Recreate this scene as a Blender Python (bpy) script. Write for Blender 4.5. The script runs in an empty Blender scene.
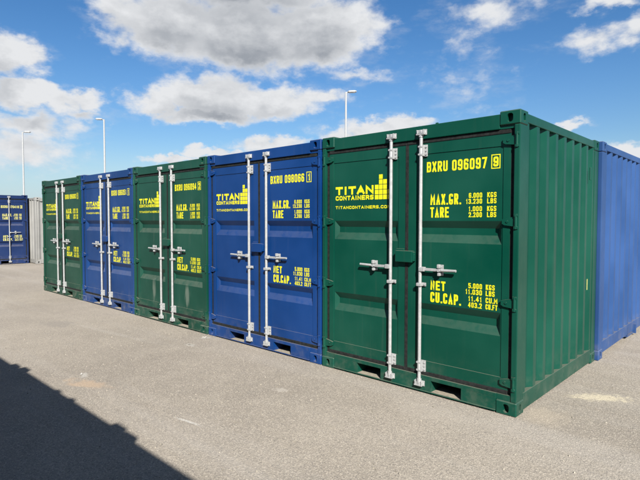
import bpy, bmesh, math, random
from mathutils import Vector, Matrix
random.seed(7)
R = math.radians
scene = bpy.context.scene
col = scene.collection

# ---------------------------------------------------------------- camera
cam_d = bpy.data.cameras.new('camera')
cam = bpy.data.objects.new('camera', cam_d); col.objects.link(cam)
cam.location = (1.605, -4.102, 1.640)
cam.rotation_euler = (1.53179, -0.00087, 0.751855)
cam_d.sensor_width = 36.0; cam_d.lens = 28.13
cam_d.clip_start = 0.05; cam_d.clip_end = 3000
scene.camera = cam

# ---------------------------------------------------------------- light
SUN_TRAVEL = Vector((-1.25, 1.0, -1.12)).normalized()
sun_el = math.asin(-SUN_TRAVEL.z)
sun_az = math.atan2(-SUN_TRAVEL.x, -SUN_TRAVEL.y)          # clockwise from +Y
sd = bpy.data.lights.new('sun', 'SUN'); sd.energy = 5.0; sd.angle = R(0.53); sd.color = (1.0, 0.945, 0.86)
sun = bpy.data.objects.new('sun', sd); col.objects.link(sun)
sun.rotation_euler = SUN_TRAVEL.to_track_quat('-Z', 'Y').to_euler()
sun.location = (6, -6, 8)

scene.view_settings.view_transform = 'Standard'
scene.view_settings.look = 'None'
scene.view_settings.exposure = 1.45
scene.view_settings.gamma = 1.0
scene.render.engine = 'CYCLES'
scene.cycles.max_bounces = 5; scene.cycles.diffuse_bounces = 2; scene.cycles.glossy_bounces = 2
scene.cycles.use_denoising = True; scene.cycles.adaptive_threshold = 0.02

world = bpy.data.worlds.new('World'); scene.world = world; world.use_nodes = True
world.cycles.sampling_method = 'MANUAL'; world.cycles.sample_map_resolution = 256
wt = world.node_tree; wt.nodes.clear()

class NT:
    """tiny helper for wiring nodes"""
    def __init__(s, tree): s.t = tree
    def put(s, sock, v):
        if v is None: return
        if isinstance(v, bpy.types.NodeSocket): s.t.links.new(v, sock)
        else: sock.default_value = v
    def node(s, kind, **kw):
        n = s.t.nodes.new(kind)
        for k, v in kw.items(): setattr(n, k, v)
        return n
    def m(s, op, a, b=None, c=None, clamp=False):
        n = s.node('ShaderNodeMath', operation=op, use_clamp=clamp)
        for i, v in enumerate((a, b, c)): s.put(n.inputs[i], v)
        return n.outputs[0]
    def vm(s, op, a, b=None, out=0):
        n = s.node('ShaderNodeVectorMath', operation=op)
        s.put(n.inputs[0], a)
        if b is not None:
            s.put(n.inputs[3] if op == 'SCALE' else n.inputs[1], b)
        return n.outputs['Value'] if op in ('LENGTH', 'DOT_PRODUCT', 'DISTANCE') else n.outputs[0]
    def noise(s, vec, scale, detail=4, rough=.5, out='Fac', dist=0, lac=2):
        n = s.node('ShaderNodeTexNoise'); s.put(n.inputs['Vector'], vec)
        n.inputs['Scale'].default_value = scale; n.inputs['Detail'].default_value = detail
        n.inputs['Roughness'].default_value = rough; n.inputs['Distortion'].default_value = dist
        n.inputs['Lacunarity'].default_value = lac
        return n.outputs[out]
    def mr(s, v, a, b, c=0., d=1., smooth=True):
        n = s.node('ShaderNodeMapRange', interpolation_type='SMOOTHSTEP' if smooth else 'LINEAR')
        s.put(n.inputs[0], v)
        for i, x in enumerate((a, b, c, d)): s.put(n.inputs[i + 1], x)
        return n.outputs[0]
    def mix(s, f, a, b, blend='MIX'):
        n = s.node('ShaderNodeMix', data_type='RGBA', blend_type=blend)
        s.put(n.inputs[0], f)
        for i, v in ((6, a), (7, b)):
            s.put(n.inputs[i], (*v, 1) if isinstance(v, tuple) and len(v) == 3 else v)
        return n.outputs[2]
    def comb(s, x, y, z):
        n = s.node('ShaderNodeCombineXYZ')
        for i, v in enumerate((x, y, z)): s.put(n.inputs[i], v)
        return n.outputs[0]
    def sep(s, v):
        n = s.node('ShaderNodeSeparateXYZ'); s.put(n.inputs[0], v); return n.outputs

# cloud bank: centre azimuth / elevation, half extents (degrees), thickness
CLOUDS = [(-59.5,20.5,8.0,3.5,1),(-50.7,19.8,12.2,4.3,1.1),(-42.9,20.5,7.8,4.1,1.1),(-52.0,25.4,14.5,4.3,1.1),(-64.6,21.5,3.9,2.0,0.7),
(-60.9,12.4,3.5,1.8,0.9),(-54.8,13.3,6.5,2.8,1),(-48.2,12.8,6.9,2.1,1),(-42.9,13.1,2.7,1.1,0.7),(-55.9,11.3,7.5,1.3,0.9),
(-74.9,15.2,3.3,2.3,1),(-72.1,12.1,5.4,1.4,0.9),(-67.8,12.5,2.6,1.3,0.9),(-73.0,9.6,5.1,1.5,0.5),(-74.3,7.0,5.8,2.3,0.5),(-68.3,11.0,2.8,0.8,0.5),
(-58.9,6.6,4.4,0.6,0.8),(-49.0,8.3,3.8,0.9,0.8),(-54.3,7.4,4.4,0.7,0.8),(-35.7,10.4,5.4,1.3,0.95),(-40.2,9.5,4.5,0.9,0.6),
(-38.3,16.0,3.6,0.8,0.3),(-41.7,13.2,2.5,0.7,0.35),(-24.4,21.6,4.8,1.5,0.36),(-14.2,17.5,2.9,1.2,0.38),(-11.2,17.7,1.8,1.6,0.5),
(-13.2,20.4,3.1,0.7,0.5),(-27.0,18.7,1.3,1.0,0.10),(-27.4,14.0,1.3,0.8,0.05),(-16.2,9.4,1.5,0.7,0.7),(-11.6,6.6,2.7,1.0,0.9)]
grp = bpy.data.node_groups.new('cloud_field', 'ShaderNodeTree')
grp.interface.new_socket('V', in_out='INPUT', socket_type='NodeSocketVector')
grp.interface.new_socket('F', in_out='OUTPUT', socket_type='NodeSocketFloat')
g = NT(grp)
gi = g.node('NodeGroupInput'); go = g.node('NodeGroupOutput')
acc = None
for a, e, ra, re, w in CLOUDS:
    d = g.vm('MULTIPLY', g.vm('SUBTRACT', gi.outputs[0], (a, e, 0)), (1 / ra, 1 / re, 0))
    q = g.m('MULTIPLY_ADD', g.vm('LENGTH', d), -w, w)
    acc = q if acc is None else g.m('SMOOTH_MAX', acc, q, 0.15)
# elsewhere in the sky: scattered cumulus of the same kind
s_ = g.sep(gi.outputs[0])
gen = g.noise(g.vm('MULTIPLY', gi.outputs[0], (0.055, 0.12, 0)), 1.0, 2, .5)
gen = g.m('MULTIPLY_ADD', gen, 4.0, -2.15)
away = g.m('MAXIMUM', g.mr(g.m('ABSOLUTE', g.m('ADD', s_[0], 43)), 38, 46), g.mr(s_[1], 28, 34))
acc = g.m('MAXIMUM', acc, g.m('ADD', gen, g.m('MULTIPLY_ADD', away, 3.0, -3.0)))
g.put(go.inputs[0], g.m('MAXIMUM', acc, -1.0))

w = NT(wt)
D = w.vm('NORMALIZE', w.node('ShaderNodeTexCoord').outputs['Generated'])
dx, dy, dz = w.sep(D)
az = w.m('MULTIPLY', w.m('ARCTAN2', dx, dy), 57.29578)
el = w.m('MULTIPLY', w.m('ARCSINE', dz), 57.29578)
V = w.comb(az, el, 0)
Vn = w.vm('MULTIPLY', D, (1, 1, 1.7))
warp1 = w.vm('SUBTRACT', w.noise(Vn, 11, 2, .5, 'Color'), (.5, .5, .5))
warp2 = w.vm('SUBTRACT', w.noise(Vn, 38, 4, .58, 'Color'), (.5, .5, .5))
Vw = w.vm('ADD', V, w.vm('ADD', w.vm('MULTIPLY', warp1, (5.5, 3.2, 0)), w.vm('MULTIPLY', warp2, (2.6, 1.9, 0))))
fb = w.noise(Vn, 24, 5, .58)
wisp = w.noise(w.vm('MULTIPLY', D, (1, 1, 2.6)), 16, 5, .62)
def field(v):
    n = w.node('ShaderNodeGroup'); n.node_tree = grp; w.put(n.inputs[0], v); return n.outputs[0]
F0 = field(Vw)
F1 = field(w.vm('ADD', Vw, (.4, 2.1, 0)))
dens = w.m('ADD', F0, w.m('MULTIPLY_ADD', fb, .8, -.36))
alpha = w.mr(dens, -.08, .42)
thin = w.m('MULTIPLY', w.mr(w.m('ADD', F0, w.m('MULTIPLY_ADD', wisp, 1.5, -.75)), -.25, .75), .42)
alpha = w.m('MAXIMUM', alpha, thin)
under = w.m('MULTIPLY', w.mr(F1, -.05, 1.05, 0, 1, False), w.mr(dens, .05, .7))
under = w.m('ADD', under, w.m('MULTIPLY', w.m('SUBTRACT', .52, fb), 1.0), clamp=True)
ccol = w.mix(under, (.292, .297, .305), (.122, .132, .148))
sky = w.node('ShaderNodeTexSky', sky_type='NISHITA', sun_disc=False)
sky.sun_elevation = sun_el; sky.sun_rotation = sun_az
sky.air_density = 1.0; sky.dust_density = 0.05; sky.ozone_density = 2.0; sky.altitude = 20
SKY = 0.0505
hs = w.node('ShaderNodeHueSaturation'); hs.inputs['Saturation'].default_value = 1.32; hs.inputs['Hue'].default_value = .505; w.put(hs.inputs['Color'], sky.outputs[0])
low = w.mr(el, -3, 16, .60, .86)
blue = w.mix(1.0, hs.outputs[0], (SKY, SKY, SKY), 'MULTIPLY')
blue = w.vm('SCALE', blue, low)
blue = w.mix(w.mr(el, 9, -1, 0, .85), blue, (.165, .222, .285))        # pale haze along the horizon
fade = w.mr(el, 0, 6)
out = w.mix(w.m('MULTIPLY', alpha, w.m('MULTIPLY_ADD', fade, .5, .5)), blue, ccol)
bg = w.node('ShaderNodeBackground'); w.put(bg.inputs[0], out); bg.inputs[1].default_value = 1.0
wo = w.node('ShaderNodeOutputWorld'); wt.links.new(bg.outputs[0], wo.inputs[0])

# ---------------------------------------------------------------- materials
def new_mat(name):
    m = bpy.data.materials.new(name); m.use_nodes = True
    t = NT(m.node_tree); b = m.node_tree.nodes['Principled BSDF']
    return m, t, b
def bump(t, b, h, strength, dist):
    n = t.node('ShaderNodeBump'); n.inputs['Strength'].default_value = strength; n.inputs['Distance'].default_value = dist
    t.put(n.inputs['Height'], h); t.put(b.inputs['Normal'], n.outputs[0])

def paint(name, base, rough=.42, dust_and_lit=.25, scuff=.3, rubs=()):
    m, t, b = new_mat(name)
    geo = t.node('ShaderNodeNewGeometry'); P = geo.outputs['Position']; N = geo.outputs['Normal']
    nz = t.sep(N)[2]; z = t.sep(P)[2]
    big = t.noise(P, 1.1, 3, .55)
    c = t.mix(t.mr(big, .3, .72, 0, 1), tuple(x * .86 for x in base), tuple(min(1, x * 1.12 + .004) for x in base))
    streak = t.noise(t.vm('MULTIPLY', P, (22, 22, .9)), 1, 4, .6)
    c = t.mix(t.m('MULTIPLY', t.mr(streak, .56, .78), .07 * dust_and_lit / .25), c, (.125, .12, .105))
    # road dust clinging to the lowest half metre and lying on ledges; sunlight on up-facing slopes painted in with it
    low = t.m('MULTIPLY', t.mr(z, .45, .0), t.mr(t.noise(P, 7, 5, .65), .42, .74))
    ledge_lit = t.m('MULTIPLY', t.mr(nz, .15, .9), t.mr(t.noise(P, 14, 4, .6), .1, .6))
    dirt_and_lit = t.m('MULTIPLY', t.m('MAXIMUM', low, t.m('MULTIPLY', ledge_lit, 1.3)), dust_and_lit, clamp=True)
    dirt_and_lit = t.m('MAXIMUM', dirt_and_lit, t.m('MULTIPLY', t.mr(nz, .8, .97), .42))  # flat tops paled further, sunlight put into the colour
    c = t.mix(dirt_and_lit, c, (.16, .145, .118))
    # scuffs and chips
    sc = t.noise(t.vm('MULTIPLY', P, (30, 30, 5)), 1, 6, .7)
    sc = t.m('MULTIPLY', t.mr(sc, .68, .74), t.mr(t.noise(P, 1.7, 2, .5), .5, .66))
    c = t.mix(t.m('MULTIPLY', sc, scuff), c, (.16, .168, .156))
    # rubbed, chalky patches where things were dragged along the doors
    for rx_, rz_, hx, hz in rubs:
        px = t.sep(P)[0]
        d = t.m('SQRT', t.m('ADD', t.m('POWER', t.m('MULTIPLY_ADD', px, 1 / hx, -rx_ / hx), 2.), t.m('POWER', t.m('MULTIPLY_ADD', z, 1 / hz, -rz_ / hz), 2.)))
        d = t.m('ADD', d, t.m('MULTIPLY_ADD', t.noise(t.vm('MULTIPLY', P, (28, 28, 3)), 1, 4, .7), 2.2, -1.1))
        c = t.mix(t.m('MULTIPLY', t.mr(d, 1., .35), .3), c, (.20, .22, .19))
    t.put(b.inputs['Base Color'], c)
    t.put(b.inputs['Roughness'], t.m('ADD', t.m('MULTIPLY_ADD', t.noise(P, 5, 5, .6), .22, rough - .11), t.m('MULTIPLY', dirt_and_lit, .35)))
    b.inputs['Specular IOR Level'].default_value = .22
    h = t.m('ADD', t.m('MULTIPLY', t.noise(P, 2.6, 2, .5), 1.0), t.m('MULTIPLY', t.noise(P, 160, 2, .5), .012))
    bump(t, b, h, .35, .012)
    return m

GREEN = (.0003, .0365, .0235)
GREEN_DULL = (.0010, .0325, .0205)
BLUE = (.0003, .0225, .103)
BLUE_DULL = (.0008, .0225, .096)
BLUE_FADED = (.013, .043, .132)
RUBS = ((-6.02, .50, .07, .22), (-5.02, .50, .08, .20))
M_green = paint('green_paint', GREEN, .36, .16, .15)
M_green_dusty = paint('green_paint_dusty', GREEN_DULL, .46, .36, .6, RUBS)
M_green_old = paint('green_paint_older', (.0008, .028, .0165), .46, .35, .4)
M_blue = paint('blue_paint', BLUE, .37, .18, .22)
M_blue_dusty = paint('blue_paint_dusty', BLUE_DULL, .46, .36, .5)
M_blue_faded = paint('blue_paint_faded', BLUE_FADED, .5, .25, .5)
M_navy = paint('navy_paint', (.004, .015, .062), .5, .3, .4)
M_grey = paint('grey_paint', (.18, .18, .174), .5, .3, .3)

def simple(name, colr, rough=.5, metal=0., var=.12, scale=40., bstr=.0, spec=.5):
    m, t, b = new_mat(name)
    P = t.node('ShaderNodeNewGeometry').outputs['Position']
    n = t.noise(P, scale, 5, .6)
    c = t.mix(t.mr(n, .3, .7), tuple(x * (1 - var) for x in colr), tuple(min(1, x * (1 + var)) for x in colr))
    t.put(b.inputs['Base Color'], c)
    t.put(b.inputs['Roughness'], t.m('MULTIPLY_ADD', n, .2, rough - .1))
    b.inputs['Metallic'].default_value = metal; b.inputs['Specular IOR Level'].default_value = spec
    if bstr: bump(t, b, n, bstr, .004)
    return m
M_galv = simple('galvanised_steel', (.27, .278, .282), .42, .25, .10, 30, .05)
M_rubber = simple('black_rubber', (.010, .011, .011), .85, 0, .4, 30, .2, .15)
M_yellow = simple('yellow_lettering', (.46, .44, .004), .5, 0, .06, 25)
M_cream = simple('pale_yellow_lettering', (.36, .345, .10), .5, 0, .06, 25)
M_black = simple('black_print', (.012, .013, .012), .6, 0, .2, 25)
M_post = simple('white_lamp_post_paint', (.24, .25, .26), .45, .0, .05, 6)
M_lens = simple('lamp_lens', (.25, .26, .28), .2, 0, .1, 6)
M_floor = simple('sandy_dust_floor', (.18, .16, .125), .9, 0, .2, 30, .3)
M_under = simple('plywood_floor', (.06, .045, .03), .8, 0, .2, 10)
M_paper = simple('weathered_white_scrap', (.30, .29, .27), .8, 0, .15, 60)

# ---------------------------------------------------------------- mesh helpers
class MB:
    def __init__(s): s.v = []; s.f = []; s.sm = []
    def add(s, vs, fs, smooth=False):
        o = len(s.v); s.v += [tuple(p) for p in vs]
        for f in fs: s.f.append(tuple(i + o for i in f)); s.sm.append(smooth)
        return s
    def box(s, x0, x1, y0, y1, z0, z1, bev=0.):
        if bev <= 0:
            vs = [(x, y, z) for x in (x0, x1) for y in (y0, y1) for z in (z0, z1)]
            return s.add(vs, [(0, 1, 3, 2), (4, 6, 7, 5), (0, 4, 5, 1), (2, 3, 7, 6), (0, 2, 6, 4), (1, 5, 7, 3)])
        bm = bmesh.new(); bmesh.ops.create_cube(bm, size=1)
        for v in bm.verts:
            v.co = Vector(((x0 + x1) / 2 + v.co.x * (x1 - x0), (y0 + y1) / 2 + v.co.y * (y1 - y0), (z0 + z1) / 2 + v.co.z * (z1 - z0)))
        bmesh.ops.bevel(bm, geom=bm.edges[:], offset=bev, segments=2, profile=.6, affect='EDGES')
        bm.verts.index_update()
        s.add([v.co.copy() for v in bm.verts], [[v.index for v in f.verts] for f in bm.faces]); bm.free(); return s
    def cyl(s, p0, p1, r0, r1=None, n=14, cap=True):
        r1 = r0 if r1 is None else r1
        p0 = Vector(p0); p1 = Vector(p1); d = (p1 - p0).normalized()
        a = d.orthogonal().normalized(); b = d.cross(a)
        vs = []
        for p, r in ((p0, r0), (p1, r1)):
            for i in range(n):
                t = 2 * math.pi * i / n; vs.append(p + (a * math.cos(t) + b * math.sin(t)) * r)
        s.add(vs, [(i, (i + 1) % n, n + (i + 1) % n, n + i) for i in range(n)], True)
        if cap:
            s.add(vs, [tuple(reversed(range(n))), tuple(range(n, 2 * n))])
        return s
    def prism(s, poly, y0, y1):
        """xz polygon extruded along y"""
        n = len(poly); vs = [(x, y0, z) for x, z in poly] + [(x, y1, z) for x, z in poly]
        return s.add(vs, [tuple(range(n)), tuple(reversed(range(n, 2 * n)))] + [(i, n + i, n + (i + 1) % n, (i + 1) % n) for i in range(n)])
    def mesh(s, name, fix=True):
        me = bpy.data.meshes.new(name); me.from_pydata(s.v, [], s.f); me.update()
        me.polygons.foreach_set('use_smooth', s.sm)
        if fix:
            bm = bmesh.new(); bm.from_mesh(me); bmesh.ops.remove_doubles(bm, verts=bm.verts[:], dist=1e-5)
            bmesh.ops.recalc_face_normals(bm, faces=bm.faces[:])
            for e in bm.edges: e.smooth = all(f.smooth for f in e.link_faces)
            bm.to_mesh(me); bm.free()
        return me

CACHE = {}
def part(name, key, build, mat, parent, loc=(0, 0, 0), rot=(0, 0, 0), kind=None):
    """one mesh object; alike pieces share mesh data, the material sits on the object"""
    if key not in CACHE:
        mb = build(); me = mb if isinstance(mb, bpy.types.Mesh) else mb.mesh(name)
        me.materials.append(mat); CACHE[key] = me
    o = bpy.data.objects.new(name, CACHE[key]); col.objects.link(o)
    o.material_slots[0].link = 'OBJECT'; o.material_slots[0].material = mat
    o.parent = parent; o.location = loc; o.rotation_euler = rot
    if kind: o['kind'] = kind
    return o
def thing(name, label, cat, loc, rz=0., group=None):
    o = bpy.data.objects.new(name, None); col.objects.link(o); o.empty_display_size = .3
    o.location = loc; o.rotation_euler = (0, 0, rz); o['label'] = label; o['category'] = cat
    if group: o['group'] = group
    return o

# ---------------------------------------------------------------- ground
def ground_material():
    m, t, b = new_mat('worn_asphalt')
    P = t.node('ShaderNodeNewGeometry').outputs['Position']
    big = t.noise(P, .35, 4, .55); mid = t.noise(P, 2.3, 5, .6)
    fine = t.noise(P, 70, 3, .65); grit = t.noise(P, 210, 2, .6)
    vor = t.node('ShaderNodeTexVoronoi'); t.put(vor.inputs['Vector'], P); vor.inputs['Scale'].default_value = 125
    stone = vor.outputs['Color']; sv = t.sep(stone)
    c = t.mix(t.mr(big, .3, .7), (.200, .172, .133), (.272, .236, .182))
    c = t.mix(t.m('MULTIPLY', t.mr(mid, .45, .8), .45), c, (.325, .285, .220))
    c = t.mix(t.m('MULTIPLY', t.mr(mid, .42, .2), .4), c, (.15, .138, .120))
    c = t.mix(t.m('MULTIPLY', t.mr(sv[0], .55, 1.), .6), c, (.44, .385, .30))
    c = t.mix(t.m('MULTIPLY', t.mr(sv[1], .60, 1.), .6), c, (.105, .095, .083))
    c = t.mix(t.m('MULTIPLY', t.mr(fine, .52, .75), .35), c, (.41, .36, .28))
    c = t.mix(t.m('MULTIPLY', t.mr(grit, .45, .25), .5), c, (.09, .083, .073))
    # long faint tyre-worn lanes parallel to the row
    lane = t.noise(t.vm('MULTIPLY', P, (.12, 1.6, 0)), 1, 4, .6)
    c = t.mix(t.m('MULTIPLY', t.mr(lane, .45, .7), .22), c, (.36, .335, .29))
    px, py, pz = t.sep(P)
    def blot(x, y, rx, ry, ang, colr, amt, nscale=9., nz=1.0):
        nonlocal c
        ca, sa = math.cos(ang), math.sin(ang)
        u = t.m('SUBTRACT', px, x); v = t.m('SUBTRACT', py, y)
        a = t.m('MULTIPLY_ADD', u, ca / rx, t.m('MULTIPLY', v, sa / rx)); bb = t.m('MULTIPLY_ADD', u, -sa / ry, t.m('MULTIPLY', v, ca / ry))
        d = t.m('SQRT', t.m('ADD', t.m('MULTIPLY', a, a), t.m('MULTIPLY', bb, bb)))
        d = t.m('ADD', d, t.m('MULTIPLY_ADD', t.noise(P, nscale, 5, .65), nz * 1.6, -nz * .8))
        c = t.mix(t.m('MULTIPLY', t.mr(d, 1.0, .25), amt), c, colr)
    blot(.38, 1.02, .36, .13, .62, (.52, .45, .30), .62, 22, 1.7)      # spilt sand by the side wall
    blot(.15, .20, .25, .30, .2, (.42, .35, .25), .3, 8)
    blot(-3.5, -2.08, .34, .13, .3, (.40, .28, .17), .5, 7, 1.4)        # rusty stain
    blot(-4.10, -.50, .10, .07, .2, (.48, .46, .40), .4, 24, 1.5)
    blot(-4.30, -.14, .10, .06, .9, (.48, .46, .40), .4, 24, 1.5)
    blot(-3.8, -1.98, .13, .05, -.5, (.48, .46, .40), .4, 26, 1.5)
    blot(-1.93, -1.90, .20, .02, .15, (.5, .48, .42), .5, 34, 1.6)
    blot(-1.93, -.87, .10, .08, .2, (.44, .40, .33), .4, 20, 1.5)
    blot(-.6, -.35, .5, .25, .1, (.36, .32, .26), .25, 6)
    blot(-6.8, -1.2, .5, .3, .1, (.12, .11, .10), .3, 6)
    blot(-5.6, -.9, 1.6, .07, .12, (.42, .40, .35), .13, 5, 1.0)
    c = t.mix(1.0, c, (.79, .815, .885), 'MULTIPLY')
    t.put(b.inputs['Base Color'], c)
    b.inputs['Roughness'].default_value = .92; b.inputs['Specular IOR Level'].default_value = .25
    h = t.m('ADD', t.m('MULTIPLY', vor.outputs['Distance'], .8), t.m('MULTIPLY', fine, .9))
    bump(t, b, h, .5, .005)
    return m
def build_ground():
    mb = MB(); S = 700
    xs = [-S, -60, -25, -12, -6, -3, 0, 3, 8, 30, S]; ys = [-S, -30, -10, -5, -2.5, 0, 3, 8, 20, 60, S]
    vs = [(x, y, 0) for y in ys for x in xs]; n = len(xs)
    mb.add(vs, [(j * n + i, j * n + i + 1, (j + 1) * n + i + 1, (j + 1) * n + i) for j in range(len(ys) - 1) for i in range(n - 1)])
    return mb
ground = part('ground', 'ground', build_ground, ground_material(), None); ground['kind'] = 'structure'

# ---------------------------------------------------------------- stroke lettering
def A_(*p): return [(x, y, 0) if len((x, y)) else 0 for x, y in p]
K = .30
GL = {   # each stroke: list of (x, y, corner rounding) in a unit cell
 'A': [[(0,0,0),(.5,1,0),(1,0,0)], [(.18,.3,0),(.82,.3,0)]],
 'B': [[(0,0,0),(0,1,0)], [(0,1,0),(1,1,K),(1,.52,.2),(0,.52,0)], [(0,.52,0),(1,.52,.2),(1,0,K),(0,0,0)]],
 'C': [[(1,.80,0),(1,1,K),(0,1,K),(0,0,K),(1,0,K),(1,.20,0)]],
 'E': [[(1,1,0),(0,1,0),(0,0,0),(1,0,0)], [(0,.5,0),(.85,.5,0)]],
 'F': [[(1,1,0),(0,1,0),(0,0,0)], [(0,.5,0),(.85,.5,0)]],
 'G': [[(1,.88,0),(1,1,K),(0,1,K),(0,0,K),(1,0,.2),(1,.36,0)], [(1,.38,0),(.66,.38,0)]],
 'I': [[(.5,0,0),(.5,1,0)]],
 'K': [[(0,0,0),(0,1,0)], [(1,1,0),(.1,.45,0)], [(.35,.6,0),(1,0,0)]],
 'L': [[(0,1,0),(0,0,0),(1,0,0)]],
 'M': [[(0,0,0),(0,1,0),(.5,.35,0),(1,1,0),(1,0,0)]],
 'N': [[(0,0,0),(0,1,0),(1,0,0),(1,1,0)]],
 'O': [[(.5,0,0),(1,0,K),(1,1,K),(0,1,K),(0,0,K),(.5,0,0)]],
 'P': [[(0,0,0),(0,1,0)], [(0,1,0),(1,1,K),(1,.45,K),(0,.45,0)]],
 'R': [[(0,0,0),(0,1,0)], [(0,1,0),(1,1,K),(1,.48,K),(0,.48,0)], [(.5,.48,0),(1,0,0)]],
 'S': [[(1,.86,0),(1,1,K),(0,1,K),(0,.52,K),(1,.48,K),(1,0,K),(0,0,K),(0,.14,0)]],
 'T': [[(0,1,0),(1,1,0)], [(.5,1,0),(.5,0,0)]],
 'U': [[(0,1,0),(0,0,K),(1,0,K),(1,1,0)]],
 'X': [[(0,0,0),(1,1,0)], [(0,1,0),(1,0,0)]],
 '0': [[(.5,0,0),(1,0,K),(1,1,K),(0,1,K),(0,0,K),(.5,0,0)]],
 '1': [[(.15,.78,0),(.55,1,0),(.55,0,0)]],
 '2': [[(0,.82,0),(0,1,K),(1,1,K),(1,.6,.15),(0,0,0),(1,0,0)]],
 '3': [[(0,.86,0),(0,1,K),(1,1,K),(1,.52,.25),(.5,.52,0)], [(.5,.52,0),(1,.52,.25),(1,0,K),(0,0,K),(0,.14,0)]],
 '4': [[(.72,0,0),(.72,1,0)], [(.72,1,0),(0,.26,0),(1,.26,0)]],
 '5': [[(1,1,0),(0,1,0),(0,.58,0),(1,.58,K),(1,0,K),(0,0,K),(0,.14,0)]],
 '6': [[(1,.86,0),(1,1,K),(0,1,K),(0,0,K),(1,0,K),(1,.28,0)], [(1,.28,0),(1,.56,K),(0,.56,0)]],
 '7': [[(0,1,0),(1,1,0),(.35,0,0)]],
 '8': [[(.5,.52,0),(0,.52,K),(0,1,K),(1,1,K),(1,.52,K),(.5,.52,0)], [(.5,.52,0),(0,.52,K),(0,0,K),(1,0,K),(1,.52,K),(.5,.52,0)]],
 '9': [[(0,.14,0),(0,0,K),(1,0,K),(1,1,K),(0,1,K),(0,.72,0)], [(0,.72,0),(0,.44,K),(1,.44,0)]],
}
def round_path(pts, sx, sz):
    P = [(Vector((x * sx, z * sz)), r) for x, z, r in pts]; out = []
    for i, (p, r) in enumerate(P):
        if r and 0 < i < len(P) - 1:
            a, b = P[i - 1][0], P[i + 1][0]; rr = r * max(sx, .35 * sz) * 1.25
            u = (a - p); v = (b - p); la = min(rr, u.length * .5); lb = min(rr, v.length * .5)
            s0 = p + u.normalized() * la; s1 = p + v.normalized() * lb
            for k in range(5):
                t = k / 4; out.append(s0 * (1 - t) ** 2 + p * 2 * t * (1 - t) + s1 * t * t)
        else: out.append(p)
    o2 = [out[0]]
    for p in out[1:]:
        if (p - o2[-1]).length > 1e-5: o2.append(p)
    return o2
def stroke(mb, path, wd, x0, z0, y):
    path = [p.copy() for p in path]
    if (path[0] - path[-1]).length > 1e-4:         # square ends
        path[0] += (path[0] - path[1]).normalized() * wd / 2; path[-1] += (path[-1] - path[-2]).normalized() * wd / 2
    n = len(path); L_ = []; R_ = []
    for i in range(n):
        d0 = (path[i] - path[i - 1]).normalized() if i else None
        d1 = (path[i + 1] - path[i]).normalized() if i < n - 1 else None
        if d0 is None: nn = Vector((-d1.y, d1.x)); k = 1
        elif d1 is None: nn = Vector((-d0.y, d0.x)); k = 1
        else:
            n0 = Vector((-d0.y, d0.x)); n1 = Vector((-d1.y, d1.x)); s = n0 + n1
            nn = s.normalized() if s.length > .05 else n0; k = min(1.9, 1 / max(.35, nn.dot(n1)))
        L_.append(path[i] + nn * wd / 2 * k); R_.append(path[i] - nn * wd / 2 * k)
    vs = [(p.x + x0, y, p.y + z0) for p in L_] + [(p.x + x0, y, p.y + z0) for p in R_]
    mb.add(vs, [(i, i + 1, n + i + 1, n + i) for i in range(n - 1)])
def text(mb, s, x0, x1, z0, z1, th, y=0., gap=.34):
    """block letters filling x0..x1 x z0..z1; th = stroke / height"""
    h = z1 - z0; wd = th * h
    units = [(.34 if c == '.' else .45 if c == ' ' else .5 if c in 'I' else .72 if c == '1' else 1.25 if c == 'M' else 1.) for c in s]
    g_ = gap; tot = sum(units) + g_ * (len(s) - 1); u = (x1 - x0) / tot
    x = x0; k = 0
    for c, un in zip(s, units):
        cw = un * u
        if c == '.':
            q = min(wd * 1.1, cw * 1.2); mb.add([(x, y, z0), (x + q, y, z0), (x + q, y, z0 + q * .95), (x, y, z0 + q * .95)], [(0, 1, 2, 3)])
        elif c != ' ':
            wx = min(wd, cw * .42 if c not in 'I1' else wd)
            for st in GL[c]:
                k += 1
                stroke(mb, round_path(st, max(cw - wx, 1e-3), h - wx), wx, x + wx / 2, z0 + wx / 2, y - .00015 * (k % 5))
        x += cw + g_ * u
    return mb
def flat_mesh(mb, name):
    me = mb.mesh(name, fix=False); return me

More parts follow.
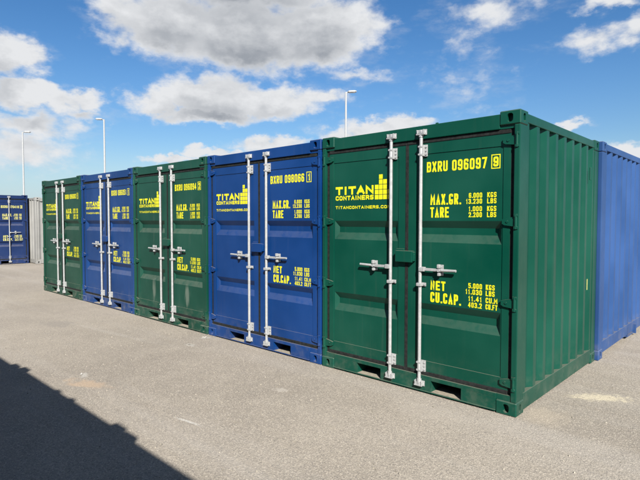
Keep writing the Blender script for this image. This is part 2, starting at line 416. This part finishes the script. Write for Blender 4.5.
# ---------------------------------------------------------------- container builder
def casting_builder(sx, sy, sz):
    """ISO corner casting: local origin at outer front lower corner, extends +x inward(-), y, z; holes on front, outer side and top/bottom"""
    def ring_face(mb, o, u, v, n, W_, H_, hw, hh, depth):
        o, u, v, n = map(Vector, (o, u, v, n)); c = o + u * W_ / 2 + v * H_ / 2
        angs = sorted(set([2 * math.pi * i / 16 for i in range(16)] + [math.atan2(b * H_, a * W_) % (2 * math.pi) for a in (-1, 1) for b in (-1, 1)]))
        outer = []; inner = []
        for a in angs:
            ca, sa = math.cos(a), math.sin(a)
            k = min(W_ / 2 / abs(ca) if abs(ca) > 1e-6 else 9, H_ / 2 / abs(sa) if abs(sa) > 1e-6 else 9)
            outer.append(c + u * ca * k + v * sa * k)
            e = (abs(ca / hw) ** 3.2 + abs(sa / hh) ** 3.2) ** (-1 / 3.2)
            inner.append(c + u * ca * e + v * sa * e)
        N_ = len(angs); deep = [p - n * depth for p in inner]
        mb.add(outer + inner + deep, [(i, (i + 1) % N_, N_ + (i + 1) % N_, N_ + i) for i in range(N_)]
               + [(N_ + i, N_ + (i + 1) % N_, 2 * N_ + (i + 1) % N_, 2 * N_ + i) for i in range(N_)] + [tuple(range(2 * N_, 3 * N_))])
    def f():
        mb = MB(); e = .008   # rounded outer edges by chamfer strips
        X0, X1, Y0, Y1, Z0, Z1 = -sx, 0, 0, sy, 0, sz
        ring_face(mb, (X0 + e, Y0, Z0 + e), (1, 0, 0), (0, 0, 1), (0, -1, 0), sx - 2 * e, sz - 2 * e, .026, .036, .055)
        ring_face(mb, (X1, Y0 + e, Z0 + e), (0, 1, 0), (0, 0, 1), (1, 0, 0), sy - 2 * e, sz - 2 * e, .024, .034, .055)
        ring_face(mb, (X0 + e, Y0 + e, Z1), (1, 0, 0), (0, 1, 0), (0, 0, 1), sx - 2 * e, sy - 2 * e, .03, .05, .025)
        q = lambda *p: mb.add(p, [(0, 1, 2, 3)])
        q((X0 + e, Y0 + e, Z0), (X1 - e, Y0 + e, Z0), (X1 - e, Y1 - e, Z0), (X0 + e, Y1 - e, Z0))
        q((X0, Y0 + e, Z0 + e), (X0, Y1 - e, Z0 + e), (X0, Y1 - e, Z1 - e), (X0, Y0 + e, Z1 - e))
        q((X0 + e, Y1, Z0 + e), (X1 - e, Y1, Z0 + e), (X1 - e, Y1, Z1 - e), (X0 + e, Y1, Z1 - e))
        for xa, xb in ((X0, X0 + e), (X1, X1 - e)):
            for ya, yb in ((Y0, Y0 + e), (Y1, Y1 - e)):
                q((xa, yb, Z0 + e), (xb, ya, Z0 + e), (xb, ya, Z1 - e), (xa, yb, Z1 - e))
            for za, zb in ((Z0, Z0 + e), (Z1, Z1 - e)):
                q((xa, Y0 + e, zb), (xb, Y0 + e, za), (xb, Y1 - e, za), (xa, Y1 - e, zb))
        for ya, yb in ((Y0, Y0 + e), (Y1, Y1 - e)):
            for za, zb in ((Z0, Z0 + e), (Z1, Z1 - e)):
                q((X0 + e, ya, zb), (X0 + e, yb, za), (X1 - e, yb, za), (X1 - e, ya, zb))
        for xa, xb in ((X0, X0 + e), (X1, X1 - e)):
            for ya, yb in ((Y0, Y0 + e), (Y1, Y1 - e)):
                for za, zb in ((Z0, Z0 + e), (Z1, Z1 - e)):
                    mb.add([(xa, yb, zb), (xb, ya, zb), (xb, yb, za)], [(0, 1, 2)])
        return mb
    return f

def corrugated(a0, a1, z0, z1, pitch_n, depth, flat=.27, rim=.03):
    """profile list along the wall: (pos, inward depth)"""
    p = (a1 - a0 - 2 * rim) / pitch_n; out = [(a0, 0.)]
    for k in range(pitch_n):
        s = a0 + rim + k * p
        sl = p * .24; fl = p * (1 - .48) / 2
        out += [(s + fl * .5, 0.), (s + fl * .5 + sl, depth), (s + fl * 1.5 + sl, depth), (s + fl * 1.5 + 2 * sl, 0.)]
    out.append((a1, 0.)); return out

CX, CZ = .1775, .118
def make_container(label, loc, rz, paint_m, W=2.2, L=2.3126, H=2.5505, group=None, serial=None, doors=True, rod=.17,
                   head_drop=.021, pitch=8, side_pockets=False, letter=M_yellow, name='shipping_container', side_paint=None, tag_plate=False, extra_lug=False):
    root = thing(name, label, 'container', loc, rz, group)
    hw = W / 2; key = (W, L, H, head_drop, rod, side_pockets, pitch)
    kk = lambda *a: key + a
    ct = casting_builder(CX, .162, CZ)
    def casting_m(fx, fy, fz):
        def f():
            mb = ct()
            mb.v = [(x * fx, y * fy, (CZ - z) if fz else z) for x, y, z in mb.v]
            return mb
        return f
    for fx in (1, -1):
        for fy in (1, -1):
            for top in (0, 1):
                part('corner_casting', ('cast', fx, fy, 1 - top), casting_m(fx, fy, 1 - top), paint_m, root,
                     (fx * hw, 0 if fy == 1 else L, H - CZ if top else 0))
            y0, y1 = (.004, .15) if fy == 1 else (L - .15, L - .004)
            xa, xb = sorted((fx * (hw - .052), fx * (hw - .004)))
            part('corner_post', kk('post', fx, fy), lambda: MB().box(xa, xb, y0, y1, CZ + .001, H - CZ - .001, .007), side_paint or paint_m, root)
        # rails
        xa, xb = sorted((fx * (hw - .056), fx * (hw - .006)))
        br0, br1 = (.065, .205) if side_pockets else (.022, .168)
        rail = part('bottom_rail', kk('brail', fx), lambda: MB().box(xa, xb, .1625, L - .1625, br0, br1, .005), paint_m, root)
        if side_pockets:
            for yy in (L - 1.66, 1.66):
                part('fork_pocket', kk('spk', fx, yy), lambda: MB().box(xa - .03 * (fx < 0), xb + .004 * (fx > 0), yy - .2, yy - .17, .03, .16).box(xa, xb, yy + .17, yy + .2, .03, .16).box(xa, xb, yy - .17, yy + .17, .03, .045), paint_m, rail)
        part('top_rail', kk('trail', fx), lambda: MB().box(xa, xb, .1625, L - .1625, H - .092, H - .016, .006), side_paint or paint_m, root)
        # corrugated side wall
        prof = corrugated(.149, L - .149, 0, 0, pitch, .036)
        def wall():
            mb = MB(); n = len(prof); xo = hw - .011
            vs = [(fx * (xo - d), y, br1 - .004) for y, d in prof] + [(fx * (xo - d), y, H - .088) for y, d in prof]
            mb.add(vs, [(i, i + 1, n + i + 1, n + i) for i in range(n - 1)]); return mb
        sw = part('side_wall', kk('wall', fx), wall, side_paint or paint_m, root)
        if tag_plate and fx > 0:
            part('vent_cover', 'vent', lambda: MB().box(0, .012, -.018, .018, -.07, .07, .004), paint_m, sw, (hw - .0125, 2.00, 2.16))
            part('sticker', 'stick', lambda: MB().box(0, .002, -.01, .01, -.06, .06), M_cream, sw, (hw - .0125, 1.985, .93))
    # rear wall, roof, floor
    def rear(yy, inw):
        def f():
            pr = corrugated(-hw + .052, hw - .052, 0, 0, 8, .036); n = len(pr); mb = MB()
            vs = [(x, yy + inw * d, .12) for x, d in pr] + [(x, yy + inw * d, H - .06) for x, d in pr]
            mb.add(vs, [(i, i + 1, n + i + 1, n + i) for i in range(n - 1)]); return mb
        return f
    part('rear_wall', kk('rear'), rear(L - .02, -1), paint_m, root)
    part('rear_sill', kk('rsill'), lambda: MB().box(-hw + CX, hw - CX, L - .11, L - .006, .02, .16, .005), paint_m, root)
    part('rear_header', kk('rhead'), lambda: MB().box(-hw + CX, hw - CX, L - .09, L - .006, H - .1, H - head_drop, .005), paint_m, root)
    def roof():
        pr = corrugated(.10, L - .08, 0, 0, max(8, pitch), .018); n = len(pr); mb = MB()
        vs = [(-hw + .05, y, H - .022 - d) for y, d in pr] + [(hw - .05, y, H - .022 - d) for y, d in pr]
        mb.add(vs, [(i, i + 1, n + i + 1, n + i) for i in range(n - 1)]); return mb
    part('roof', kk('roof'), roof, paint_m, root)
    part('floor', kk('floor'), lambda: MB().box(-hw + .06, hw - .06, .125, L - .12, .135, .16), M_under, root)
    ZB, ZT = .168, H - .146       # door opening
    head = part('header', kk('head'), lambda: MB().box(-hw + CX, hw - CX, .008, .115, ZT, H - head_drop, .006)
                .box(-hw + .053, -hw + CX, .02, .115, ZT, H - CZ - .001).box(hw - CX, hw - .053, .02, .115, ZT, H - CZ - .001), paint_m, root)
    if extra_lug:
        part('lifting_lug', 'lug', lambda: MB().box(-.013, .013, .02, .034, 0, .014, .004), paint_m, head, (.32, 0, H - head_drop - .002))
    pk = [(-.60, -.29), (.29, .60)]
    def sill():
        mb = MB(); x = -hw + CX
        mb.box(-hw + CX, hw - CX, .006, .112, .13, ZB, .004)
        for a, b_ in pk + [(hw - CX, None)]:
            mb.box(x, a, .006, .112, .022, .131); x = b_
        mb.box(-hw + CX + .002, hw - CX - .002, -.004, .0125, .016, .0255, .002)
        mb.box(-hw + .053, -hw + CX, .012, .112, CZ + .001, ZB).box(hw - CX, hw - .053, .012, .112, CZ + .001, ZB)
        return mb
    sl = part('sill', kk('sill'), sill, paint_m, root)
    for a, b_ in pk:
        part('fork_pocket', ('pk', a), lambda: MB().box(a - .004, a, .1125, 1.6, .012, .134).box(b_, b_ + .004, .1125, 1.6, .012, .134)
             .box(a, b_, .1125, 1.6, .1312, .134).box(a, b_, 1.58, 1.6, .02, .13), paint_m, sl)
        part('pocket_floor', ('pkf', a), lambda: MB().box(a + .001, b_ - .001, .014, 1.58, .012, .024), M_floor, sl)
    if not doors:
        part('front_wall', kk('front'), rear(.02, 1), paint_m, root)
        return root
    # ------------------------------------------------ doors
    FY = .030          # door frame face
    PY = .0365         # door panel face
    for s in (-1, 1):
        xe = hw - .088; xc = .016
        stile_o, stile_i = .062, .082
        zb, zt = ZB + .036, ZT - .038
        def door_face():
            mb = MB(); e = .0015
            X = [xc, xc + stile_i, xc + stile_i + e, xc + stile_i + .012, xc + stile_i + .05, xe - stile_o - .05, xe - stile_o - .012, xe - stile_o - e, xe - stile_o, xe]
            fx_ = {3: 0, 4: 1, 5: 1, 6: 0}
            Zs = [(zb, 0, 0), (zb + .10, 0, 0), (zb + .10 + e, 1, 0)]
            for z0 in (.655, 1.437):
                Zs += [(z0, 1, 0), (z0 + .074, 1, 1), (z0 + .135, 1, 1), (z0 + .200, 1, 0)]
            Zs += [(zt - .10 - e, 1, 0), (zt - .10, 0, 0), (zt, 0, 0)]
            vs = []
            for z, pan, gr in Zs:
                for i, x in enumerate(X):
                    inx = 2 <= i <= 7
                    y = FY + (PY - FY if (pan and inx) else 0) + (.040 * gr * fx_.get(i, 0))
                    vs.append((s * x, y, z))
            n = len(X); m_ = len(Zs)
            fs = []
            for j in range(m_ - 1):
                for i in range(n - 1):
                    q4 = [j * n + i, j * n + i + 1, (j + 1) * n + i + 1, (j + 1) * n + i]
                    ys = [vs[k][1] for k in q4]; odd = [k for k in range(4) if sum(abs(ys[k] - y) < 1e-6 for y in ys) == 1]
                    if len(odd) == 1:          # pressed corner: mitre it
                        k = odd[0]; q4 = q4[k:] + q4[:k]; fs += [(q4[0], q4[1], q4[2]), (q4[0], q4[2], q4[3])]
                    else: fs.append(tuple(q4))
            mb.add(vs, fs)
            # returns
            a, b_ = s * xc, s * xe
            q = lambda *p: mb.add(p, [(0, 1, 2, 3)])
            q((a, FY, zb), (b_, FY, zb), (b_, .09, zb), (a, .09, zb)); q((a, FY, zt), (b_, FY, zt), (b_, .09, zt), (a, .09, zt))
            q((a, FY, zb), (a, .09, zb), (a, .09, zt), (a, FY, zt)); q((b_, FY, zb), (b_, .09, zb), (b_, .09, zt), (b_, FY, zt))
            q((a, .09, zb), (b_, .09, zb), (b_, .09, zt), (a, .09, zt))
            return mb
        door = part('door', kk('door', s), door_face, paint_m, root)
        def gasket():
            mb = MB()
            o0, o1 = sorted((s * xe, s * (hw - .0535))); c0, c1 = sorted((s * (.0005 if s < 0 else -.0), s * xc))
            if s > 0: c0 = -.004
            else: c1 = -.0045
            mb.box(o0, o1, .034, .085, ZB, ZT); mb.box(c0, c1, .026, .085, zb - .0, zt)
            lo, hi = (min(c0, s * xe), max(c1, s * xe))
            mb.box(lo, hi, .024, .085, ZB + .0005, zb - .0005, .006); mb.box(lo, hi, .024, .085, zt + .0005, ZT - .0005, .006)
            return mb
        part('gasket', kk('gasket', s), gasket, M_rubber, door)
        for zh in (.275, .948, 1.632, H - .245):
            def hinge():
                mb = MB(); x0 = hw - .035; x1 = hw - .150
                mb.prism([(s * x1, -.018), (s * (x1 + .02), -.03), (s * (x0 - .015), -.040), (s * x0, -.040), (s * x0, .040), (s * (x0 - .015), .040), (s * (x1 + .03), .026), (s * x1, .018)], .010, .0285)
                mb.cyl((s * (hw - .030), .004, -.062), (s * (hw - .030), .004, .062), .0125)
                for zz in (-.062, .040):
                    a, b_ = sorted((s * (hw - .046), s * (hw - .012))); mb.box(a, b_, -.006, .008, zz, zz + .022, .004)
                mb.cyl((s * (hw - .105), .012, 0), (s * (hw - .105), .004, 0), .011, n=8)
                return mb
            part('hinge', kk('hinge', s), hinge, paint_m, door, (0, 0, zh))
        # ---- lock rod and its fittings (galvanised)
        xr = s * rod; ry = -.002
        part('lock_rod', kk('rod', s), lambda: MB().cyl((xr, ry, .085), (xr, ry, H - .085), .0165), M_galv, door)
        def bracket():     # two-flange bearing bracket with a bolted plate, both plates reach to the +x side of the rod
            mb = MB()
            mb.box(xr - .026, xr + .054, .021, .0295, -.055, .055, .002)
            mb.box(xr - .022, xr + .020, -.024, .022, .028, .045, .004).box(xr - .022, xr + .020, -.024, .022, -.045, -.028, .004)
            mb.box(xr + .020, xr + .030, -.012, .022, -.052, .052, .003)
            for zz in (-.034, 0, .034):
                mb.cyl((xr + .043, .022, zz), (xr + .043, .012, zz), .008, n=8)
            mb.cyl((xr, ry, -.050), (xr, ry, .050), .0205)
            return mb
        for zz in (.255, H - .255):
            part('rod_bracket', kk('bracket', s), bracket, M_galv, door, (0, 0, zz))
        def guide():
            mb = MB(); a = xr
            mb.box(a - .026, a + .026, -.030, .022, -.015, .015, .005).box(a - .05, a + .05, .021, .0295, -.017, .017, .002)
            mb.cyl((a + .038, .022, 0), (a + .038, .012, 0), .008, n=8).cyl((a - .038, .022, 0), (a - .038, .012, 0), .008, n=8)
            return mb
        for zz in (1.035, ):
            part('rod_guide', kk('guide', s), guide, M_galv, door, (0, 0, zz))
        def cam(up):
            def f():
                mb = MB(); u = 1 if up else -1
                mb.cyl((xr, ry, -.03 * u), (xr, ry, .032 * u), .023)
                z0, z1 = sorted((.004 * u, .028 * u))
                pts = [(-.018, -.020), (.012, -.026), (.036, -.020), (.052, .002), (.044, .012), (.030, -.002), (.012, .004), (-.018, .006)]
                vs = [(xr + x, ry + y, z0) for x, y in pts] + [(xr + x, ry + y, z1) for x, y in pts]; n = len(pts)
                mb.add(vs, [tuple(range(n)), tuple(reversed(range(n, 2 * n)))] + [(i, n + i, n + (i + 1) % n, (i + 1) % n) for i in range(n)])
                mb.box(xr - .034, xr - .020, -.028, -.002, z0 - .004, z1 + .004, .003)
                return mb
            return f
        part('cam', kk('camT', s), cam(True), M_galv, door, (0, 0, H - .098))
        part('cam', kk('camB', s), cam(False), M_galv, door, (0, 0, .105))
        def keeper(yb):
            def f():
                mb = MB()
                mb.box(xr - .045, xr + .058, yb - .009, yb - .0005, -.026, .026, .003)
                mb.box(xr + .030, xr + .046, yb - .036, yb - .008, -.024, .024, .004).box(xr - .042, xr - .030, yb - .030, yb - .008, -.024, .024, .004)
                mb.box(xr - .042, xr + .046, yb - .036, yb - .026, -.026, -.014, .003)
                return mb
            return f
        part('cam_keeper', kk('keepT', s), keeper(.008), M_galv, head, (0, 0, H - .085))
        part('cam_keeper', kk('keepB', s), keeper(.006), M_galv, sl, (0, 0, .093))
        def handle():
            mb = MB(); hz = 0
            x0, x1, x2 = xr, xr + s * .16, xr + s * .375
            a, b_ = sorted((xr - s * .005, xr + s * .055)); mb.box(a, b_, -.026, .014, -.021, .021, .006)
            a, b_ = sorted((xr + s * .045, xr + s * .24)); mb.box(a, b_, -.014, -.001, -.013, .013, .004)
            mb.cyl((xr + s * .23, -.008, 0), (x2, -.010, .004), .0135, .012)
            return mb
        part('handle', kk('handle', s), handle, M_galv, door, (0, 0, 1.183))
        def catch():
            mb = MB(); c = xr + s * .205
            mb.box(c - .028, c + .028, .02, .0295, -.05, .05, .003)
            mb.cyl((c, .025, .028), (c, -.020, .034), .011, n=10).cyl((c, .025, -.034), (c, -.008, -.036), .010, n=10)
            mb.box(c - .016, c + .016, -.026, .002, .018, .055, .008).box(c - .013, c + .013, -.020, .012, -.052, -.024, .006)
            mb.cyl((c, -.010, 0), (c, -.028, 0), .014, n=10)
            return mb
        part('handle_catch', kk('catch', s), catch, M_galv, door, (0, 0, 1.183))
        if s < 0:
            def lockbox():
                mb = MB()
                mb.box(-.104, .088, -.020, .0285, 1.238, 1.348, .006)
                mb.box(-.110, -.022, .010, .0285, 1.345, 1.366, .004)
                mb.box(.080, .102, -.012, .0285, 1.250, 1.338, .005)
                mb.box(.098, .106, -.004, .012, 1.27, 1.318, .003)
                return mb
            part('lock_box', kk('lock'), lockbox, paint_m, door)
        # ---- lettering (flat print on the panel)
        ty = PY - .0016
        if s < 0:
            xL = -hw + .172
            part('lettering', kk('tit'), lambda: flat_mesh(text(MB(), 'TITAN', xL, xL + .518, 1.916, 2.004, .29, ty, .13), 'lettering'), letter, door)
            part('lettering', kk('con'), lambda: flat_mesh(text(MB(), 'CONTAINERS', xL, xL + .518, 1.857, 1.905, .26, ty, .18), 'lettering'), letter, door)
            part('lettering', kk('web'), lambda: flat_mesh(text(MB(), 'TITANCONTAINERS.COM', xL, xL + .735, 1.764, 1.796, .24, ty, .22), 'lettering'), letter, door)
            def blocks():
                mb = MB(); x0 = xL + .534; sq = .0455; st = .0515
                for cI, nI in enumerate((3, 5, 4, 2)):
                    for r_ in range(nI):
                        xx = x0 + cI * st; zz = 1.856 + r_ * st
                        ww = sq if cI < 3 else sq * .9
                        mb.add([(xx, ty, zz), (xx + ww, ty, zz), (xx + ww, ty, zz + sq), (xx, ty, zz + sq)], [(0, 1, 2, 3)])
                return mb
            part('block_emblem', kk('blk'), lambda: flat_mesh(blocks(), 'emblem'), letter, door)
        else:
            ser, chk = serial or ('BXRU 096097', '9')
            o = hw - 1.1 + 0
            T = lambda nm, st_, a, b_, z0, z1, th, gp=.27: part('lettering', kk('t', nm, st_), lambda: flat_mesh(text(MB(), st_, o + a, o + b_, z0, z1, th, ty, gp), 'lettering'), letter, door)
            T('ser', ser, .212, .802, 2.092, 2.188, .17)
            T('chk', chk, .858 + (.008 if chk == '1' else 0), .904, 2.100, 2.184, .20)
            def frame_box():
                mb = MB(); a, b_, z0, z1, w_ = o + .840, o + .920, 2.082, 2.203, .008
                for (p, q_, r_, t_) in ((a, b_, z0, z0 + w_), (a, b_, z1 - w_, z1), (a, a + w_, z0 + w_, z1 - w_), (b_ - w_, b_, z0 + w_, z1 - w_)):
                    mb.add([(p, ty, r_), (q_, ty, r_), (q_, ty, t_), (p, ty, t_)], [(0, 1, 2, 3)])
                return mb
            part('check_box', kk('cbox'), lambda: flat_mesh(frame_box(), 'box'), letter, door)
            T('max', 'MAX.GR.', .252, .562, 1.786, 1.884, .20)
            T('tare', 'TARE', .252, .445, 1.668, 1.764, .20)
            for st_, un, z in (('6.000', 'KGS', 1.840), ('13.230', 'LBS', 1.788), ('1.000', 'KGS', 1.722), ('2.200', 'LBS', 1.670)):
                T('n' + un, st_, .612 + (0 if len(st_) > 5 else .026), .762, z, z + .044, .19); T('u%.2f' % z, un, .808, .890, z, z + .044, .19)
            T('net', 'NET', .262, .418, .990, 1.078, .20)
            T('cu', 'CU.CAP.', .262, .572, .874, .970, .20)
            for st_, un, z in (('5.000', 'KGS', 1.040), ('11.030', 'LBS', .986), ('11.41', 'CU.M', .926), ('403.2', 'CU.FT', .870)):
                T('n' + un, st_, .618 + (0 if len(st_) > 5 else .026), .772, z, z + .046, .19); T('u%.2f' % z, un, .806, .912 if len(un) > 3 else .886, z, z + .046, .19)
    return root

# ---------------------------------------------------------------- the row of containers
PITCH = 2.2228
ROW = [('bright green container nearest the camera, its side wall and crisp yellow lettering in view', M_green, ('BXRU 096097', '9')),
       ('blue container between the nearest green container and another green one', M_blue, ('BXRU 098066', '1')),
       ('green container standing between the two blue containers of the row, scuffed low on its doors', M_green_dusty, ('BXRU 096094', '2')),
       ('blue container next to the green container at the far end of the row', M_blue_dusty, ('BXRU 096051', '1')),
       ('green container at the far left end of the row', M_green_old, ('BXRU 096083', '1'))]
JY = [0, .004, -.003, .006, .0]
for i, (lab, pm, ser) in enumerate(ROW):
    make_container(lab, (-1.1 - PITCH * i, JY[i], 0), [0, .0008, -.001, .0012, -.0006][i], pm, group='containers standing in a row', serial=ser,
                   tag_plate=(i == 0), extra_lug=(i == 0))
# long blue container standing back to back with the nearest green one
make_container('long faded blue container behind the nearest green container, seen from its ribbed side', (-1.187, 2.3126 + .035 + 6.058, 0), math.pi, M_blue_faded,
               W=2.438, L=6.058, H=2.556, doors=False, pitch=22, side_pockets=True)
# far end of the yard
make_container('dark blue container with its doors facing the yard, far off at the left edge', (-19.55, 2.235 - 1.219, 0), math.pi / 2, M_navy,
               W=2.438, L=6.058, H=2.59, serial=('BXRU 070418', '3'), rod=.585, pitch=22, letter=M_cream)
make_container('pale grey container beside the far dark blue one', (-18.95, 2.30 + 1.219, 0), math.pi / 2, M_grey,
               W=2.438, L=6.058, H=2.50, doors=False, pitch=22)
# facing row behind the camera: it throws the long shadow on the yard
FY_ = -2.345 - 2.537 * (1.0 / 1.12)
for i, x in enumerate((-5.44, -2.96, -.48, 2.00)):
    make_container(['blue container of the facing row, at its far end', 'green container of the facing row, second from its far end', 'blue container of the facing row, third from its far end', 'green container of the facing row behind the camera'][i],
                   (x, FY_ - [.0, .03, .0, .02][i], 0), math.pi, (M_blue, M_green)[i % 2], W=2.438, L=6.058, H=2.592, head_drop=.055, pitch=22, group='containers of the facing row',
                   serial=('BXRU 096060', '4'))

# ---------------------------------------------------------------- lamp posts
def lamp_post(label, x, y, h, head_dir, r=.085):
    root = thing('lamp_post', label, 'lamp post', (x, y, 0), 0, 'lamp posts behind the containers')
    part('pole', ('pole', h), lambda: MB().cyl((0, 0, 0), (0, 0, 1.1), r * 1.35, r * 1.35, 16).cyl((0, 0, 1.1), (0, 0, h), r, r * .72, 16), M_post, root)
    part('base_plate', 'lbase', lambda: MB().box(-.2, .2, -.2, .2, 0, .03, .006), M_post, root)
    part('arm', ('arm', h), lambda: MB().cyl((0, 0, h - .06), (.22, 0, h + .02), .035, .03, 10), M_post, root, rot=(0, 0, head_dir))
    def head():
        mb = MB(); pts = [(.10, -.06), (.18, -.13), (.60, -.12), (.68, -.06), (.68, .06), (.60, .12), (.18, .13), (.10, .06)]; n = len(pts)
        rings = [(.86, h - .035), (1., h), (1., h + .04), (.75, h + .085)]
        vs = []
        for k, z in rings: vs += [(.39 + (a - .39) * k, b * k, z + .03 * (a - .1)) for a, b in pts]
        mb.add(vs, [(j * n + i, j * n + (i + 1) % n, (j + 1) * n + (i + 1) % n, (j + 1) * n + i) for j in range(3) for i in range(n)] + [tuple(reversed(range(n))), tuple(range(3 * n, 4 * n))])
        return mb
    hd = part('lamp_head', ('lhead', h), head, M_post, root, rot=(0, 0, head_dir))
    part('lens', ('lens', h), lambda: MB().box(.2, .58, -.085, .085, h - .045, h - .028, .006), M_lens, hd)
lamp_post('white lamp post rising over the far blue container, leftmost of three', -50.05, 11.06, 9.75, R(60))
lamp_post('white lamp post behind the fourth container, middle of three', -39.58, 14.0, 9.9, R(225))
lamp_post('tallest-looking white lamp post behind the nearest blue and green containers', -19.28, 20.66, 9.85, R(40))

# ---------------------------------------------------------------- loose things on the ground
def grit():
    mb = MB(); rnd = random.Random(3)
    for _ in range(2600):
        x = rnd.uniform(-6.5, 1.6); y = rnd.uniform(-2.6, 1.6) if x > .1 else rnd.uniform(-2.6, -.03)
        r = rnd.choice((.0025, .003, .004, .004, .006, .009 if rnd.random() < .3 else .004)); a = rnd.uniform(0, 6.28)
        p = [(math.cos(a + k * 2.094) * r * rnd.uniform(.8, 1.3), math.sin(a + k * 2.094) * r * rnd.uniform(.7, 1.2)) for k in range(3)]
        vs = [(x + u, y + v, .0002) for u, v in p] + [(x + u * .55, y + v * .55, r * rnd.uniform(.7, 1.2)) for u, v in p]
        mb.add(vs, [(0, 1, 4, 3), (1, 2, 5, 4), (2, 0, 3, 5), (3, 4, 5)])
    return mb.mesh('grit', fix=False)
go_ = part('loose_grit', 'grit', grit, simple('loose_stone', (.17, .155, .13), .9, 0, .5, 35), None)
go_['kind'] = 'stuff'; go_['label'] = 'loose pale grit scattered over the worn asphalt'; go_['category'] = 'grit'
def scrap(label, x, y, rx, ry, a, seed):
    def f():
        rnd = random.Random(seed); mb = MB(); n = 9
        pts = [(math.cos(2 * math.pi * k / n) * rx * rnd.uniform(.6, 1.15), math.sin(2 * math.pi * k / n) * ry * rnd.uniform(.6, 1.15)) for k in range(n)]
        hz = [rnd.uniform(.003, .016) for _ in pts]
        top = [(u, v, z_ + .002) for (u, v), z_ in zip(pts, hz)]; bot = [(u, v, max(.001, z_ - .001)) for (u, v), z_ in zip(pts, hz)]
        vs = top + bot + [(0, 0, .007), (0, 0, .003)]
        mb.add(vs, [(k, (k + 1) % n, 2 * n) for k in range(n)] + [(n + (k + 1) % n, n + k, 2 * n + 1) for k in range(n)] + [(k, n + k, n + (k + 1) % n, (k + 1) % n) for k in range(n)])
        return mb
    o = part('paper_scrap', ('scrap', seed), f, M_paper, None, (x, y, .001), (0, 0, a))
    o['label'] = label; o['category'] = 'scrap'; o['group'] = 'scraps lying on the asphalt'
scrap('small pale scrap on the asphalt beside the rusty stain', -3.83, -2.0, .036, .012, -.4, 1)
scrap('small pale scrap on the asphalt in front of the middle green container', -4.12, -.5, .035, .02, .3, 2)
scrap('small pale scrap on the asphalt close to the nearest blue container', -4.30, -.14, .035, .018, .8, 3)
